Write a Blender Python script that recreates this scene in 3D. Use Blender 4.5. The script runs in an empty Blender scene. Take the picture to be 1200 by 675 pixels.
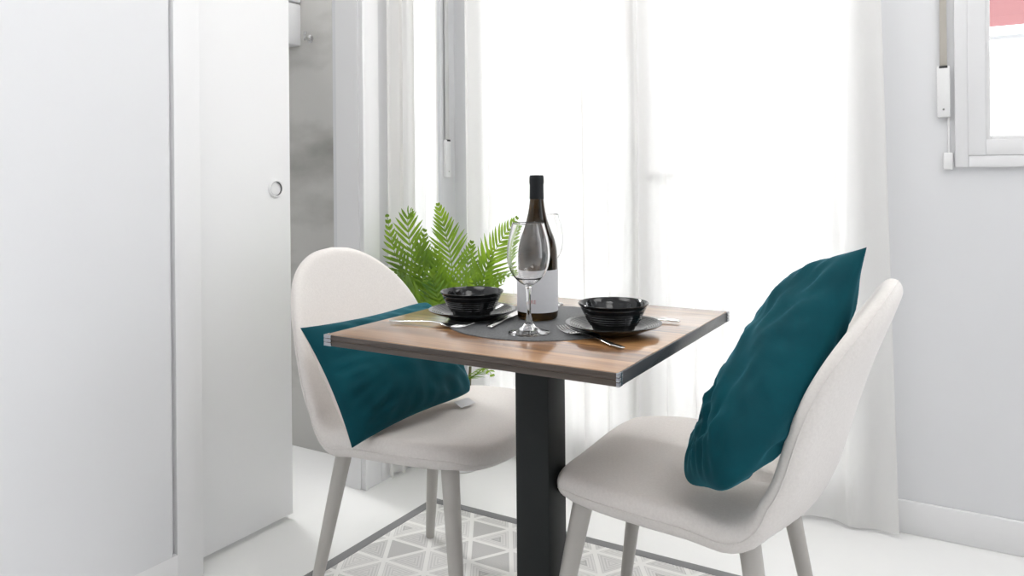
import bpy, bmesh, math, random
from mathutils import Vector, Matrix, noise
random.seed(7)
C = bpy.context.scene.collection
PI = math.pi

# ------------------------------------------------------------------ helpers
def link(o, parent=None):
    C.objects.link(o)
    if parent is not None:
        o.parent = parent
    return o

def tag(o, label=None, cat=None, group=None, kind=None):
    if label: o['label'] = label
    if cat: o['category'] = cat
    if group: o['group'] = group
    if kind: o['kind'] = kind
    return o

def thing(name, label, cat, loc=(0, 0, 0), rz=0.0, group=None):
    o = bpy.data.objects.new(name, None)
    o.empty_display_size = 0.05
    o.location = loc
    o.rotation_euler = (0, 0, rz)
    link(o)
    return tag(o, label, cat, group)

def obj(name, bm, mat, parent=None, smooth=True, angle=40):
    me = bpy.data.meshes.new(name)
    bmesh.ops.recalc_face_normals(bm, faces=bm.faces)
    bm.to_mesh(me)
    bm.free()
    if mat is not None:
        me.materials.append(mat)
    if smooth:
        me.shade_smooth()
        try:
            me.set_sharp_from_angle(angle=math.radians(angle))
        except Exception:
            pass
    o = bpy.data.objects.new(name, me)
    return link(o, parent)

def struct(name, bm, mat, parent=None, smooth=False):
    o = obj(name, bm, mat, parent, smooth)
    if parent is None:
        o['kind'] = 'structure'
    return o

def box(bm, lo, hi, bevel=0.0, seg=2):
    lo, hi = Vector(lo), Vector(hi)
    vs = [bm.verts.new((x, y, z)) for x in (lo.x, hi.x) for y in (lo.y, hi.y) for z in (lo.z, hi.z)]
    idx = [(0, 1, 3, 2), (4, 6, 7, 5), (0, 4, 5, 1), (2, 3, 7, 6), (0, 2, 6, 4), (1, 5, 7, 3)]
    fs = [bm.faces.new([vs[i] for i in f]) for f in idx]
    if bevel > 0:
        es = list({e for f in fs for e in f.edges})
        bmesh.ops.bevel(bm, geom=es, offset=bevel, segments=seg, profile=0.5, affect='EDGES')
    return bm

def BX(lo, hi, bevel=0.0, seg=2):
    return box(bmesh.new(), lo, hi, bevel, seg)

def lathe(bm, prof, n=48, origin=(0, 0, 0)):
    o = Vector(origin)
    rings = []
    for r, z in prof:
        if r < 1e-6:
            rings.append([bm.verts.new(o + Vector((0, 0, z)))])
        else:
            rings.append([bm.verts.new(o + Vector((r * math.cos(2 * PI * k / n), r * math.sin(2 * PI * k / n), z))) for k in range(n)])
    for A, B in zip(rings, rings[1:]):
        for k in range(n):
            j = (k + 1) % n
            if len(A) == 1 and len(B) == 1: continue
            if len(A) == 1: bm.faces.new((A[0], B[k], B[j]))
            elif len(B) == 1: bm.faces.new((A[k], A[j], B[0]))
            else: bm.faces.new((A[k], A[j], B[j], B[k]))
    return bm

def frame_for(t):
    t = t.normalized()
    up = Vector((0, 0, 1)) if abs(t.z) < 0.95 else Vector((1, 0, 0))
    a = t.cross(up).normalized()
    return a, t.cross(a).normalized()

def tube(bm, pts, radii, n=12, caps=True, flat=1.0):
    pts = [Vector(p) for p in pts]
    if not isinstance(radii, (list, tuple)): radii = [radii] * len(pts)
    rings = []
    pa = None
    for i, p in enumerate(pts):
        t = pts[min(i + 1, len(pts) - 1)] - pts[max(i - 1, 0)]
        a, b = frame_for(t)
        if pa is not None:
            a = (pa - t.normalized() * pa.dot(t.normalized())).normalized()
            b = t.normalized().cross(a)
        pa = a
        rings.append([bm.verts.new(p + (a * math.cos(2 * PI * k / n) + b * math.sin(2 * PI * k / n) * flat) * radii[i]) for k in range(n)])
    for A, B in zip(rings, rings[1:]):
        for k in range(n):
            bm.faces.new((A[k], A[(k + 1) % n], B[(k + 1) % n], B[k]))
    if caps:
        bm.faces.new(rings[0][::-1]); bm.faces.new(rings[-1])
    return bm

def spline(pts, n):
    """Catmull-Rom through pts (tuples of any length), n samples per span."""
    P = [tuple(p) for p in pts]
    P = [tuple(2 * a - b for a, b in zip(P[0], P[1]))] + P + [tuple(2 * a - b for a, b in zip(P[-1], P[-2]))]
    out = []
    for i in range(1, len(P) - 2):
        for k in range(n):
            t = k / n
            out.append(tuple(0.5 * (2 * b + (c - a) * t + (2 * a - 5 * b + 4 * c - d) * t * t + (3 * b - a - 3 * c + d) * t ** 3)
                             for a, b, c, d in zip(P[i - 1], P[i], P[i + 1], P[i + 2])))
    out.append(P[-2])
    return out

# ---------------------------------------------------------------- materials
def mat(name, color=(0.8, 0.8, 0.8), rough=0.5, metal=0.0, **kw):
    m = bpy.data.materials.new(name)
    m.use_nodes = True
    b = m.node_tree.nodes['Principled BSDF']
    b.inputs['Base Color'].default_value = (*color, 1)
    b.inputs['Roughness'].default_value = rough
    b.inputs['Metallic'].default_value = metal
    for k, v in kw.items():
        b.inputs[k.replace('_', ' ')].default_value = v
    return m

def N(m, t, **kw):
    n = m.node_tree.nodes.new(t)
    for k, v in kw.items(): setattr(n, k, v)
    return n

def L(m, a, b): m.node_tree.links.new(a, b)

def bsdf(m): return m.node_tree.nodes['Principled BSDF']

def mathn(m, op, a, b=None, clamp=False):
    n = N(m, 'ShaderNodeMath', operation=op, use_clamp=clamp)
    for i, v in enumerate((a, b)):
        if v is None: continue
        if isinstance(v, (int, float)): n.inputs[i].default_value = v
        else: L(m, v, n.inputs[i])
    return n.outputs[0]

def add_bump(m, scale, strength, dist=0.002, detail=3.0, stretch=None):
    tc = N(m, 'ShaderNodeTexCoord')
    nz = N(m, 'ShaderNodeTexNoise'); nz.inputs['Scale'].default_value = scale; nz.inputs['Detail'].default_value = detail
    src = tc.outputs['Object']
    if stretch:
        mp = N(m, 'ShaderNodeMapping'); mp.inputs['Scale'].default_value = stretch
        L(m, src, mp.inputs['Vector']); src = mp.outputs['Vector']
    L(m, src, nz.inputs['Vector'])
    bp = N(m, 'ShaderNodeBump'); bp.inputs['Strength'].default_value = strength; bp.inputs['Distance'].default_value = dist
    L(m, nz.outputs['Fac'], bp.inputs['Height'])
    L(m, bp.outputs['Normal'], bsdf(m).inputs['Normal'])
    return m

def noise_color(m, scale, c1, c2, lo=0.35, hi=0.65, detail=4, stretch=None):
    tc = N(m, 'ShaderNodeTexCoord')
    nz = N(m, 'ShaderNodeTexNoise'); nz.inputs['Scale'].default_value = scale; nz.inputs['Detail'].default_value = detail
    src = tc.outputs['Object']
    if stretch:
        mp = N(m, 'ShaderNodeMapping'); mp.inputs['Scale'].default_value = stretch
        L(m, src, mp.inputs['Vector']); src = mp.outputs['Vector']
    L(m, src, nz.inputs['Vector'])
    r = N(m, 'ShaderNodeValToRGB')
    r.color_ramp.elements[0].position = lo; r.color_ramp.elements[0].color = (*c1, 1)
    r.color_ramp.elements[1].position = hi; r.color_ramp.elements[1].color = (*c2, 1)
    L(m, nz.outputs['Fac'], r.inputs['Fac'])
    L(m, r.outputs['Color'], bsdf(m).inputs['Base Color'])
    return m

M = {}
M['wall'] = add_bump(mat('white_wall_paint', (0.77, 0.775, 0.79), 0.6), 60, 0.05)
M['panel'] = mat('white_lacquer', (0.85, 0.86, 0.87), 0.35)
M['door'] = mat('white_door_lacquer', (0.87, 0.87, 0.875), 0.35)
M['trim'] = mat('white_trim', (0.86, 0.86, 0.865), 0.4)
M['pvc'] = mat('white_window_frame', (0.84, 0.84, 0.85), 0.3)
M['ceiling'] = mat('ceiling_paint', (0.88, 0.88, 0.88), 0.8)
M['floor'] = noise_color(mat('glossy_white_floor', (0.88, 0.88, 0.87), 0.14), 3, (0.91, 0.91, 0.90), (0.93, 0.93, 0.92))
M['marble'] = noise_color(mat('grey_marble_tile', (0.5, 0.5, 0.47), 0.15), 1.6, (0.36, 0.355, 0.325), (0.64, 0.63, 0.60), 0.32, 0.56, 9, (1.2, 1, 2.6))
M['fabric'] = noise_color(mat('beige_chair_fabric', (0.62, 0.58, 0.55), 0.95), 220, (0.71, 0.675, 0.645), (0.76, 0.725, 0.695), 0.3, 0.7, 2)
add_bump(M['fabric'], 900, 0.12, 0.0008, 2)
bsdf(M['fabric']).inputs['Sheen Weight'].default_value = 0.25
M['leg'] = mat('greige_painted_metal', (0.50, 0.48, 0.45), 0.4)
M['teal'] = noise_color(mat('teal_velvet', (0.01, 0.08, 0.10), 0.7), 9, (0.0015, 0.050, 0.066), (0.002, 0.066, 0.086))
bsdf(M['teal']).inputs['Specular IOR Level'].default_value = 0.12
bsdf(M['teal']).inputs['Sheen Weight'].default_value = 0.3
bsdf(M['teal']).inputs['Sheen Roughness'].default_value = 0.35
bsdf(M['teal']).inputs['Sheen Tint'].default_value = (0.12, 0.60, 0.80, 1)
add_bump(M['teal'], 300, 0.15, 0.001)
M['pillow_back'] = add_bump(mat('pale_beige_cotton', (0.70, 0.63, 0.59), 0.9), 400, 0.2, 0.001)
M['black_metal'] = add_bump(mat('black_powder_coat', (0.009, 0.012, 0.012), 0.5, Specular_IOR_Level=0.3), 400, 0.1, 0.0005)
M['ceramic'] = mat('black_glazed_ceramic', (0.008, 0.009, 0.010), 0.12)
M['steel'] = mat('polished_steel', (0.72, 0.72, 0.71), 0.18, 1.0)
M['chrome'] = mat('silver_corner_metal', (0.42, 0.43, 0.45), 0.25, 1.0)
M['edge_brown'] = noise_color(mat('brown_edge_laminate', (0.08, 0.06, 0.05), 0.4), 6, (0.055, 0.042, 0.034), (0.095, 0.072, 0.058), 0.3, 0.7, 4, (1, 20, 20))
M['edge_dark'] = mat('reflecting_edge_laminate', (0.045, 0.045, 0.048), 0.25)  # same band as the brown one; its darker reflection is put into the colour
M['placemat'] = noise_color(mat('grey_woven_vinyl', (0.12, 0.12, 0.125), 0.6), 300, (0.075, 0.078, 0.082), (0.13, 0.133, 0.138))
add_bump(M['placemat'], 500, 0.4, 0.001)
M['glass'] = mat('clear_glass', (1, 1, 1), 0.0, Transmission_Weight=1.0, IOR=1.46)
M['bottle'] = mat('dark_amber_glass', (0.035, 0.018, 0.004), 0.04, Transmission_Weight=0.85, IOR=1.45)
M['capsule'] = mat('black_foil', (0.007, 0.009, 0.011), 0.45, Specular_IOR_Level=0.3)
M['paper'] = mat('white_label_paper', (0.74, 0.74, 0.76), 0.7)
M['red_ink'] = mat('pale_red_ink', (0.55, 0.20, 0.20), 0.7)
M['soil'] = add_bump(mat('dark_soil', (0.04, 0.03, 0.02), 0.95), 90, 1, 0.01)
M['pot'] = mat('white_glazed_pot', (0.78, 0.78, 0.77), 0.35)
M['stem'] = mat('brown_stem', (0.13, 0.12, 0.05), 0.7)
M['strap'] = add_bump(mat('beige_webbing', (0.52, 0.49, 0.44), 0.9), 500, 0.3, 0.001)
M['strap_pale'] = add_bump(mat('pale_grey_webbing', (0.70, 0.70, 0.69), 0.9), 500, 0.3, 0.001)
M['plastic'] = mat('white_plastic', (0.84, 0.84, 0.84), 0.35)
M['dark_slot'] = mat('dark_slot', (0.05, 0.05, 0.05), 0.6)
M['facade'] = mat('cream_render', (0.86, 0.86, 0.86), 0.9)
M['facade_pink'] = mat('salmon_render', (0.17, 0.072, 0.075), 0.9)
M['facade_glass'] = mat('far_window_glass', (0.6, 0.62, 0.64), 0.15)
M['shutter'] = mat('pale_shutter', (0.72, 0.72, 0.70), 0.7)
M['concrete'] = mat('pale_balcony_tile', (0.72, 0.70, 0.67), 0.7)
M['rail'] = mat('white_painted_rail', (0.85, 0.85, 0.84), 0.4)
M['binding'] = add_bump(mat('grey_rug_binding', (0.25, 0.25, 0.255), 0.95), 500, 0.5, 0.002)
M['cup'] = mat('shaded_pull_rim', (0.12, 0.12, 0.12), 0.4)  # dark tone stands in for the shade inside the round pull
M['cane'] = mat('pale_cane', (0.45, 0.38, 0.28), 0.6)

def leaf_mat():
    m = bpy.data.materials.new('green_frond'); m.use_nodes = True
    nt = m.node_tree; nt.nodes.clear()
    out = N(m, 'ShaderNodeOutputMaterial')
    tc = N(m, 'ShaderNodeTexCoord'); nz = N(m, 'ShaderNodeTexNoise'); nz.inputs['Scale'].default_value = 7
    L(m, tc.outputs['Object'], nz.inputs['Vector'])
    r = N(m, 'ShaderNodeValToRGB')
    r.color_ramp.elements[0].position = 0.3; r.color_ramp.elements[0].color = (0.08, 0.19, 0.014, 1)
    r.color_ramp.elements[1].position = 0.7; r.color_ramp.elements[1].color = (0.32, 0.50, 0.03, 1)
    L(m, nz.outputs['Fac'], r.inputs['Fac'])
    d = N(m, 'ShaderNodeBsdfDiffuse'); t = N(m, 'ShaderNodeBsdfTranslucent'); g = N(m, 'ShaderNodeBsdfGlossy')
    g.inputs['Roughness'].default_value = 0.35
    for s in (d, t): L(m, r.outputs['Color'], s.inputs['Color'])
    m1 = N(m, 'ShaderNodeMixShader'); m1.inputs[0].default_value = 0.68
    L(m, d.outputs[0], m1.inputs[1]); L(m, t.outputs[0], m1.inputs[2])
    m2 = N(m, 'ShaderNodeMixShader'); m2.inputs[0].default_value = 0.05
    L(m, m1.outputs[0], m2.inputs[1]); L(m, g.outputs[0], m2.inputs[2])
    L(m, m2.outputs[0], out.inputs['Surface'])
    return m
M['leaf'] = leaf_mat()

def sheer_mat():
    m = bpy.data.materials.new('sheer_white_voile'); m.use_nodes = True
    nt = m.node_tree; nt.nodes.clear()
    out = N(m, 'ShaderNodeOutputMaterial')
    d = N(m, 'ShaderNodeBsdfDiffuse'); d.inputs['Color'].default_value = (0.93, 0.925, 0.915, 1)
    t = N(m, 'ShaderNodeBsdfTranslucent'); t.inputs['Color'].default_value = (0.95, 0.94, 0.92, 1)
    a = N(m, 'ShaderNodeBsdfTransparent'); a.inputs['Color'].default_value = (1, 1, 1, 1)
    m1 = N(m, 'ShaderNodeMixShader'); m1.inputs[0].default_value = 0.46
    L(m, d.outputs[0], m1.inputs[1]); L(m, t.outputs[0], m1.inputs[2])
    m2 = N(m, 'ShaderNodeMixShader'); m2.inputs[0].default_value = 0.965
    L(m, a.outputs[0], m2.inputs[1]); L(m, m1.outputs[0], m2.inputs[2])
    L(m, m2.outputs[0], out.inputs['Surface'])
    return m
M['sheer'] = sheer_mat()

def pane_mat():
    m = bpy.data.materials.new('window_pane'); m.use_nodes = True
    nt = m.node_tree; nt.nodes.clear()
    out = N(m, 'ShaderNodeOutputMaterial')
    a = N(m, 'ShaderNodeBsdfTransparent'); a.inputs['Color'].default_value = (0.97, 0.98, 0.98, 1)
    g = N(m, 'ShaderNodeBsdfGlossy'); g.inputs['Roughness'].default_value = 0.0
    f = N(m, 'ShaderNodeFresnel'); f.inputs['IOR'].default_value = 1.45
    mx = N(m, 'ShaderNodeMixShader')
    L(m, f.outputs[0], mx.inputs[0]); L(m, a.outputs[0], mx.inputs[1]); L(m, g.outputs[0], mx.inputs[2])
    L(m, mx.outputs[0], out.inputs['Surface'])
    return m
M['pane'] = pane_mat()

def wood_mat():
    m = mat('brown_plank_laminate', (0.3, 0.17, 0.08), 0.3, Coat_Weight=1.0, Coat_Roughness=0.14, Coat_IOR=1.7)
    tc = N(m, 'ShaderNodeTexCoord'); sp = N(m, 'ShaderNodeSeparateXYZ')
    L(m, tc.outputs['Object'], sp.inputs[0])
    row = mathn(m, 'FLOOR', mathn(m, 'MULTIPLY', mathn(m, 'ADD', sp.outputs['Y'], 0.31), 12.0))
    wn = N(m, 'ShaderNodeTexWhiteNoise', noise_dimensions='1D'); L(m, row, wn.inputs['W'])
    cb = N(m, 'ShaderNodeCombineXYZ')
    L(m, mathn(m, 'ADD', mathn(m, 'MULTIPLY', sp.outputs['X'], 2.2), mathn(m, 'MULTIPLY', wn.outputs['Value'], 9.0)), cb.inputs[0])
    L(m, mathn(m, 'MULTIPLY', sp.outputs['Y'], 34.0), cb.inputs[1])
    L(m, wn.outputs['Value'], cb.inputs[2])
    nz = N(m, 'ShaderNodeTexNoise'); nz.inputs['Scale'].default_value = 1.6; nz.inputs['Detail'].default_value = 6; nz.inputs['Distortion'].default_value = 0.6
    L(m, cb.outputs[0], nz.inputs['Vector'])
    fac = mathn(m, 'ADD', mathn(m, 'MULTIPLY', nz.outputs['Fac'], 0.75), mathn(m, 'MULTIPLY', wn.outputs['Value'], 0.3))
    r = N(m, 'ShaderNodeValToRGB'); e = r.color_ramp.elements
    e[0].position = 0.25; e[0].color = (0.10, 0.045, 0.018, 1)
    e[1].position = 0.8; e[1].color = (0.50, 0.27, 0.11, 1)
    k = e.new(0.5); k.color = (0.30, 0.145, 0.055, 1)
    L(m, fac, r.inputs['Fac']); L(m, r.outputs['Color'], bsdf(m).inputs['Base Color'])
    return m
M['wood'] = wood_mat()

def rug_mat():
    m = mat('patterned_rug_pile', (0.5, 0.5, 0.5), 0.95)
    tc = N(m, 'ShaderNodeTexCoord'); sp = N(m, 'ShaderNodeSeparateXYZ')
    L(m, tc.outputs['Object'], sp.inputs[0])
    X, Y = sp.outputs['X'], sp.outputs['Y']
    k = 1 / 0.135
    def fam(ax, ay):
        return mathn(m, 'ADD', mathn(m, 'MULTIPLY', X, ax * k), mathn(m, 'MULTIPLY', Y, ay * k))
    P = [fam(1.0, 0.62), fam(1.0, -0.62), fam(0, 1.24)]
    near, rnd = None, None
    for p in P:
        fr = mathn(m, 'FRACT', p)
        d = mathn(m, 'MULTIPLY', mathn(m, 'ABSOLUTE', mathn(m, 'SUBTRACT', fr, 0.5)), 2.0)
        near = d if near is None else mathn(m, 'MAXIMUM', near, d)
        fl = mathn(m, 'FLOOR', p)
        rnd = fl if rnd is None else mathn(m, 'ADD', mathn(m, 'MULTIPLY', rnd, 7.13), fl)
    wn = N(m, 'ShaderNodeTexWhiteNoise', noise_dimensions='1D'); L(m, rnd, wn.inputs['W'])
    line = mathn(m, 'GREATER_THAN', near, 0.89)
    hatch = mathn(m, 'GREATER_THAN', mathn(m, 'FRACT', mathn(m, 'MULTIPLY', near, 7.0)), 0.5)
    hv = mathn(m, 'MULTIPLY', hatch, mathn(m, 'GREATER_THAN', wn.outputs['Value'], 0.1))
    base = mathn(m, 'ADD', mathn(m, 'MULTIPLY', wn.outputs['Value'], 0.14), 0.56)
    base = mathn(m, 'ADD', base, mathn(m, 'MULTIPLY', hv, 0.12))
    dark = mathn(m, 'MULTIPLY', mathn(m, 'LESS_THAN', near, 0.52), mathn(m, 'GREATER_THAN', wn.outputs['Value'], 0.86))
    base = mathn(m, 'SUBTRACT', base, mathn(m, 'MULTIPLY', dark, 0.18))
    mx = N(m, 'ShaderNodeMix', data_type='RGBA')
    L(m, line, mx.inputs['Factor'])
    cb = N(m, 'ShaderNodeCombineColor')
    for i in range(3): L(m, mathn(m, 'MULTIPLY', base, (1.0, 0.985, 0.965)[i]), cb.inputs[i])
    L(m, cb.outputs[0], mx.inputs['A']); mx.inputs['B'].default_value = (0.88, 0.87, 0.85, 1)
    L(m, mx.outputs['Result'], bsdf(m).inputs['Base Color'])
    nz = N(m, 'ShaderNodeTexNoise'); nz.inputs['Scale'].default_value = 350
    L(m, tc.outputs['Object'], nz.inputs['Vector'])
    bp = N(m, 'ShaderNodeBump'); bp.inputs['Strength'].default_value = 0.5; bp.inputs['Distance'].default_value = 0.003
    L(m, nz.outputs['Fac'], bp.inputs['Height']); L(m, bp.outputs['Normal'], bsdf(m).inputs['Normal'])
    return m
M['rug'] = rug_mat()

# ------------------------------------------------------------------ setting
# room axes: x along the window wall, y towards it; left wall plane x = WL, window wall plane y = WF
WL, WF, CEIL = -1.776, 2.533, 2.6
struct('floor', BX((-3.3, -4.2, -0.1), (2.6, WF + 0.12, 0.0)), M['floor'])
bm = bmesh.new()                      # unseen right wall; its wide opening is added to let in fill light
box(bm, (2.6, -4.3, 0), (2.7, 0.2, CEIL)); box(bm, (2.6, 2.3, 0), (2.7, WF + 0.12, CEIL))
box(bm, (2.6, 0.2, 0), (2.7, 2.3, 0.15)); box(bm, (2.6, 0.2, 2.45), (2.7, 2.3, CEIL))
struct('wall_right', bm, M['wall'])
struct('wall_back', BX((-3.3, -4.3, 0), (2.6, -4.2, CEIL)), M['wall'])
bm = bmesh.new(); box(bm, (-3.3, -4.3, CEIL), (2.6, 2.2, CEIL + 0.15)); box(bm, (-1.9, 2.2, CEIL), (2.6, WF + 0.12, CEIL + 0.15))
struct('ceiling', bm, M['ceiling'])

# left wall: pocket for the sliding door in front of b=1.345, then the doorway, then the stretch to the corner
bm = bmesh.new()
box(bm, (WL - 0.024, -4.2, 0), (WL, 1.337, CEIL)); box(bm, (WL, -4.2, 0), (-1.76, 1.2525, CEIL)); box(bm, (WL, 1.2525, 0), (-1.76, 1.267, 0.086))
box(bm, (WL - 0.124, -4.2, 0), (WL - 0.096, 1.337, CEIL))
box(bm, (WL - 0.124, 1.337, 2.1), (WL, 1.985, CEIL))
box(bm, (WL - 0.124, 1.985, 0), (WL, 2.215, CEIL))
box(bm, (WL - 0.124, 2.215, 0), (WL, 2.435, 0.12)); box(bm, (WL - 0.124, 2.215, 2.45), (WL, 2.435, CEIL))
box(bm, (WL - 0.124, 2.435, 0), (WL, WF + 0.12, CEIL))
struct('wall_left', bm, M['wall'])

# window wall: pieces round the balcony door and the right-hand window
DX0, DX1, DZ = -1.715, -0.26, 2.3
WX0, WX1, WZ0, WZ1 = -0.02, 1.15, 1.095, 2.2
bm = bmesh.new()
box(bm, (WL, WF, 0), (DX0, WF + 0.12, CEIL))
box(bm, (DX0, WF, DZ), (DX1, WF + 0.12, CEIL))
box(bm, (DX1, WF, 0), (WX0, WF + 0.12, CEIL))
box(bm, (WX0, WF, 0), (WX1, WF + 0.12, WZ0))
box(bm, (WX0, WF, WZ1), (WX1, WF + 0.12, CEIL))
box(bm, (WX1, WF, 0), (2.6, WF + 0.12, CEIL))
struct('wall_far', bm, M['wall'])

# baseboards
bm = bmesh.new()
box(bm, (DX1 + 0.02, WF - 0.014, 0), (2.6, WF, 0.094), 0.003)
struct('baseboard_right', bm, M['trim'], smooth=True)
bm = bmesh.new()
box(bm, (-1.76, -4.2, 0), (-1.759, 1.267, 0.086), 0.0004)
box(bm, (WL, 2.063, 0), (-1.762, WF - 0.015, 0.086), 0.002)
struct('baseboard_left', bm, M['trim'], smooth=True)

# door casings on the left wall
for n, (b0, b1) in enumerate(((1.267, 1.345), (1.977, 2.060))):
    bm = BX((WL - 0.001, b0, 0.0), (-1.76, b1, 2.17), 0.002)
    struct('trim_%d' % (n + 1), bm, M['trim'], smooth=True)
bm = bmesh.new()
box(bm, (-1.873, 1.972, 0), (WL, 1.985, 2.1))
box(bm, (-1.760 - 0.001, 1.974, 0), (-1.7545, 1.986, 2.17), 0.002)
struct('trim_3', bm, M['trim'], smooth=True)

# sliding pocket door
d = thing('door_1', 'white sliding pocket door standing half open on the left wall', 'door', (-1.83, 1.40, 0))
d['kind'] = 'structure'
bm = BX((-0.018, -0.55, 0.016), (0.018, 0.306, 2.13), 0.002)
obj('door_panel', bm, M['door'], d)
def onto_door(bm):
    bmesh.ops.rotate(bm, verts=bm.verts, cent=(0, 0, 0), matrix=Matrix.Rotation(PI / 2, 3, 'Y'))
    bmesh.ops.translate(bm, verts=bm.verts, vec=(0.0175, 0.246, 1.012)); return bm
h = obj('flush_pull', onto_door(lathe(bmesh.new(), [(0.0215, 0.0005), (0.0215, 0.007), (0.0235, 0.008), (0.0262, 0.0055), (0.0275, 0.0), (0.0215, 0.0005)], 40)), M['plastic'], d)
h['label'] = 'round flush pull'
o = obj('cup_wall', onto_door(lathe(bmesh.new(), [(0.0214, 0.0068), (0.0208, 0.0068), (0.0205, 0.0012)], 40)), M['cup'], h); o['label'] = 'inner rim with shade put into its colour'
obj('cup', onto_door(lathe(bmesh.new(), [(0.0210, 0.0004), (0.0205, 0.0013), (0, 0.0013)], 40)), M['plastic'], h)

# bathroom beyond the doorway
bm = BX((-3.3, 2.17, 0), (-1.9, 2.20, CEIL))
struct('wall_bathroom', bm, M['marble'])
struct('wall_bathroom_end', BX((-3.3, -4.2, 0), (-3.2, 2.17, CEIL)), M['wall'])
hk = thing('robe_hook', 'small chrome hook fixed to the grey marble bathroom wall', 'hook', (-2.19, 2.1715, 1.573))
bm = lathe(bmesh.new(), [(0, 0), (0.016, 0), (0.016, 0.004), (0.006, 0.007), (0.006, 0.03), (0, 0.03)], 24)
bmesh.ops.rotate(bm, verts=bm.verts, cent=(0, 0, 0), matrix=Matrix.Rotation(PI / 2, 3, 'X'))
obj('rosette', bm, M['steel'], hk)
bm = bmesh.new(); tube(bm, spline([(-0.005, -0.026, 0.0), (0.004, -0.034, -0.006), (0.016, -0.046, 0.002), (0.022, -0.05, 0.02)], 5), 0.0055, 10)
obj('prong', bm, M['steel'], hk)
tw = thing('wall_dispenser', 'white box unit on the bathroom wall at the top of the door gap', 'dispenser', (-2.30, 2.17, 1.55))
obj('body', BX((-0.10, -0.09, 0.0), (0.062, 0, 0.16), 0.006), M['plastic'], tw)
obj('lid', BX((-0.102, -0.093, 0.165), (0.064, 0, 0.26), 0.008), M['plastic'], tw)

# ---------------------------------------------------------- balcony door
d = thing('door_2', 'white framed double glazed balcony door behind the sheer curtain', 'door', ((DX0 + DX1) / 2, WF + 0.06, 0))
d['kind'] = 'structure'
hw = (DX1 - DX0) / 2
bm = bmesh.new()
box(bm, (-hw, -0.04, 0), (-hw + 0.035, 0.04, DZ), 0.003); box(bm, (hw - 0.035, -0.04, 0), (hw, 0.04, DZ), 0.003)
box(bm, (-hw + 0.035, -0.04, DZ - 0.06), (hw - 0.035, 0.04, DZ), 0.003); box(bm, (-hw + 0.035, -0.04, 0), (hw - 0.035, 0.04, 0.035), 0.003)
obj('door_frame', bm, M['pvc'], d)
for s in (-1, 1):
    x0, x1 = sorted((s * 0.002, s * (hw - 0.035)))
    bm = bmesh.new()
    box(bm, (x0, -0.05, 0.037), (x0 + 0.048, 0.02, DZ - 0.062), 0.004); box(bm, (x1 - 0.048, -0.05, 0.037), (x1, 0.02, DZ - 0.062), 0.004)
    box(bm, (x0 + 0.048, -0.05, 0.037), (x1 - 0.048, 0.02, 0.13), 0.004); box(bm, (x0 + 0.048, -0.05, DZ - 0.14), (x1 - 0.048, 0.02, DZ - 0.062), 0.004)
    lf = obj('door_leaf', bm, M['pvc'], d)
    obj('pane', BX((x0 + 0.046, -0.018, 0.128), (x1 - 0.046, -0.014, DZ - 0.138)), M['pane'], lf, smooth=False)
bm = bmesh.new(); box(bm, (0.025, -0.062, 0.98), (0.05, -0.048, 1.09), 0.004); box(bm, (0.03, -0.095, 1.03), (0.045, -0.06, 1.045), 0.003); box(bm, (0.03, -0.098, 1.028), (0.14, -0.085, 1.047), 0.004)
obj('lever_handle', bm, M['plastic'], d)

# hidden glazed opening added in the left wall to backlight the gathered curtain
w = thing('backlight_opening', 'added narrow glazed opening backlighting the gathered curtain on the left wall', 'window', (WL - 0.06, 2.325, 0.12))
w['kind'] = 'structure'
bm = bmesh.new()
box(bm, (-0.03, -0.11, 0), (0.03, -0.085, 2.33), 0.003); box(bm, (-0.03, 0.085, 0), (0.03, 0.11, 2.33), 0.003)
box(bm, (-0.03, -0.085, 0), (0.03, 0.085, 0.03), 0.003); box(bm, (-0.03, -0.085, 2.30), (0.03, 0.085, 2.33), 0.003)
obj('window_frame', bm, M['pvc'], w)
obj('pane', BX((-0.003, -0.087, 0.028), (0.003, 0.087, 2.302)), M['pane'], w, smooth=False)

# right window
w = thing('window_1', 'white framed window on the right wall', 'window', (WX0, WF, WZ0))
w['kind'] = 'structure'
W_, H_ = WX1 - WX0, WZ1 - WZ0
bm = bmesh.new()
def ringframe(bm, x0, z0, x1, z1, wdt, y0, y1, bev=0.003):
    box(bm, (x0, y0, z0), (x0 + wdt, y1, z1), bev); box(bm, (x1 - wdt, y0, z0), (x1, y1, z1), bev)
    box(bm, (x0 + wdt, y0, z0), (x1 - wdt, y1, z0 + wdt), bev); box(bm, (x0 + wdt, y0, z1 - wdt), (x1 - wdt, y1, z1), bev)
ringframe(bm, -0.036, -0.037, W_ + 0.036, H_ + 0.036, 0.033, -0.016, 0.001)
ringframe(bm, 0.0, 0.0, W_, H_, 0.02, -0.012, 0.06)
obj('window_frame', bm, M['pvc'], w)
bm = bmesh.new(); ringframe(bm, -0.004, -0.004, W_ + 0.004, H_ + 0.004, 0.043, -0.018, 0.05, 0.002)
sash = obj('sash', bm, M['pvc'], w)
bm = bmesh.new(); ringframe(bm, 0.038, 0.038, W_ - 0.038, H_ - 0.038, 0.012, -0.012, 0.03, 0.002)
obj('glazing_bead', bm, M['plastic'], sash)
obj('pane', BX((0.045, 0.016, 0.045), (W_ - 0.045, 0.02, H_ - 0.045)), M['pane'], sash, smooth=False)

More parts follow.
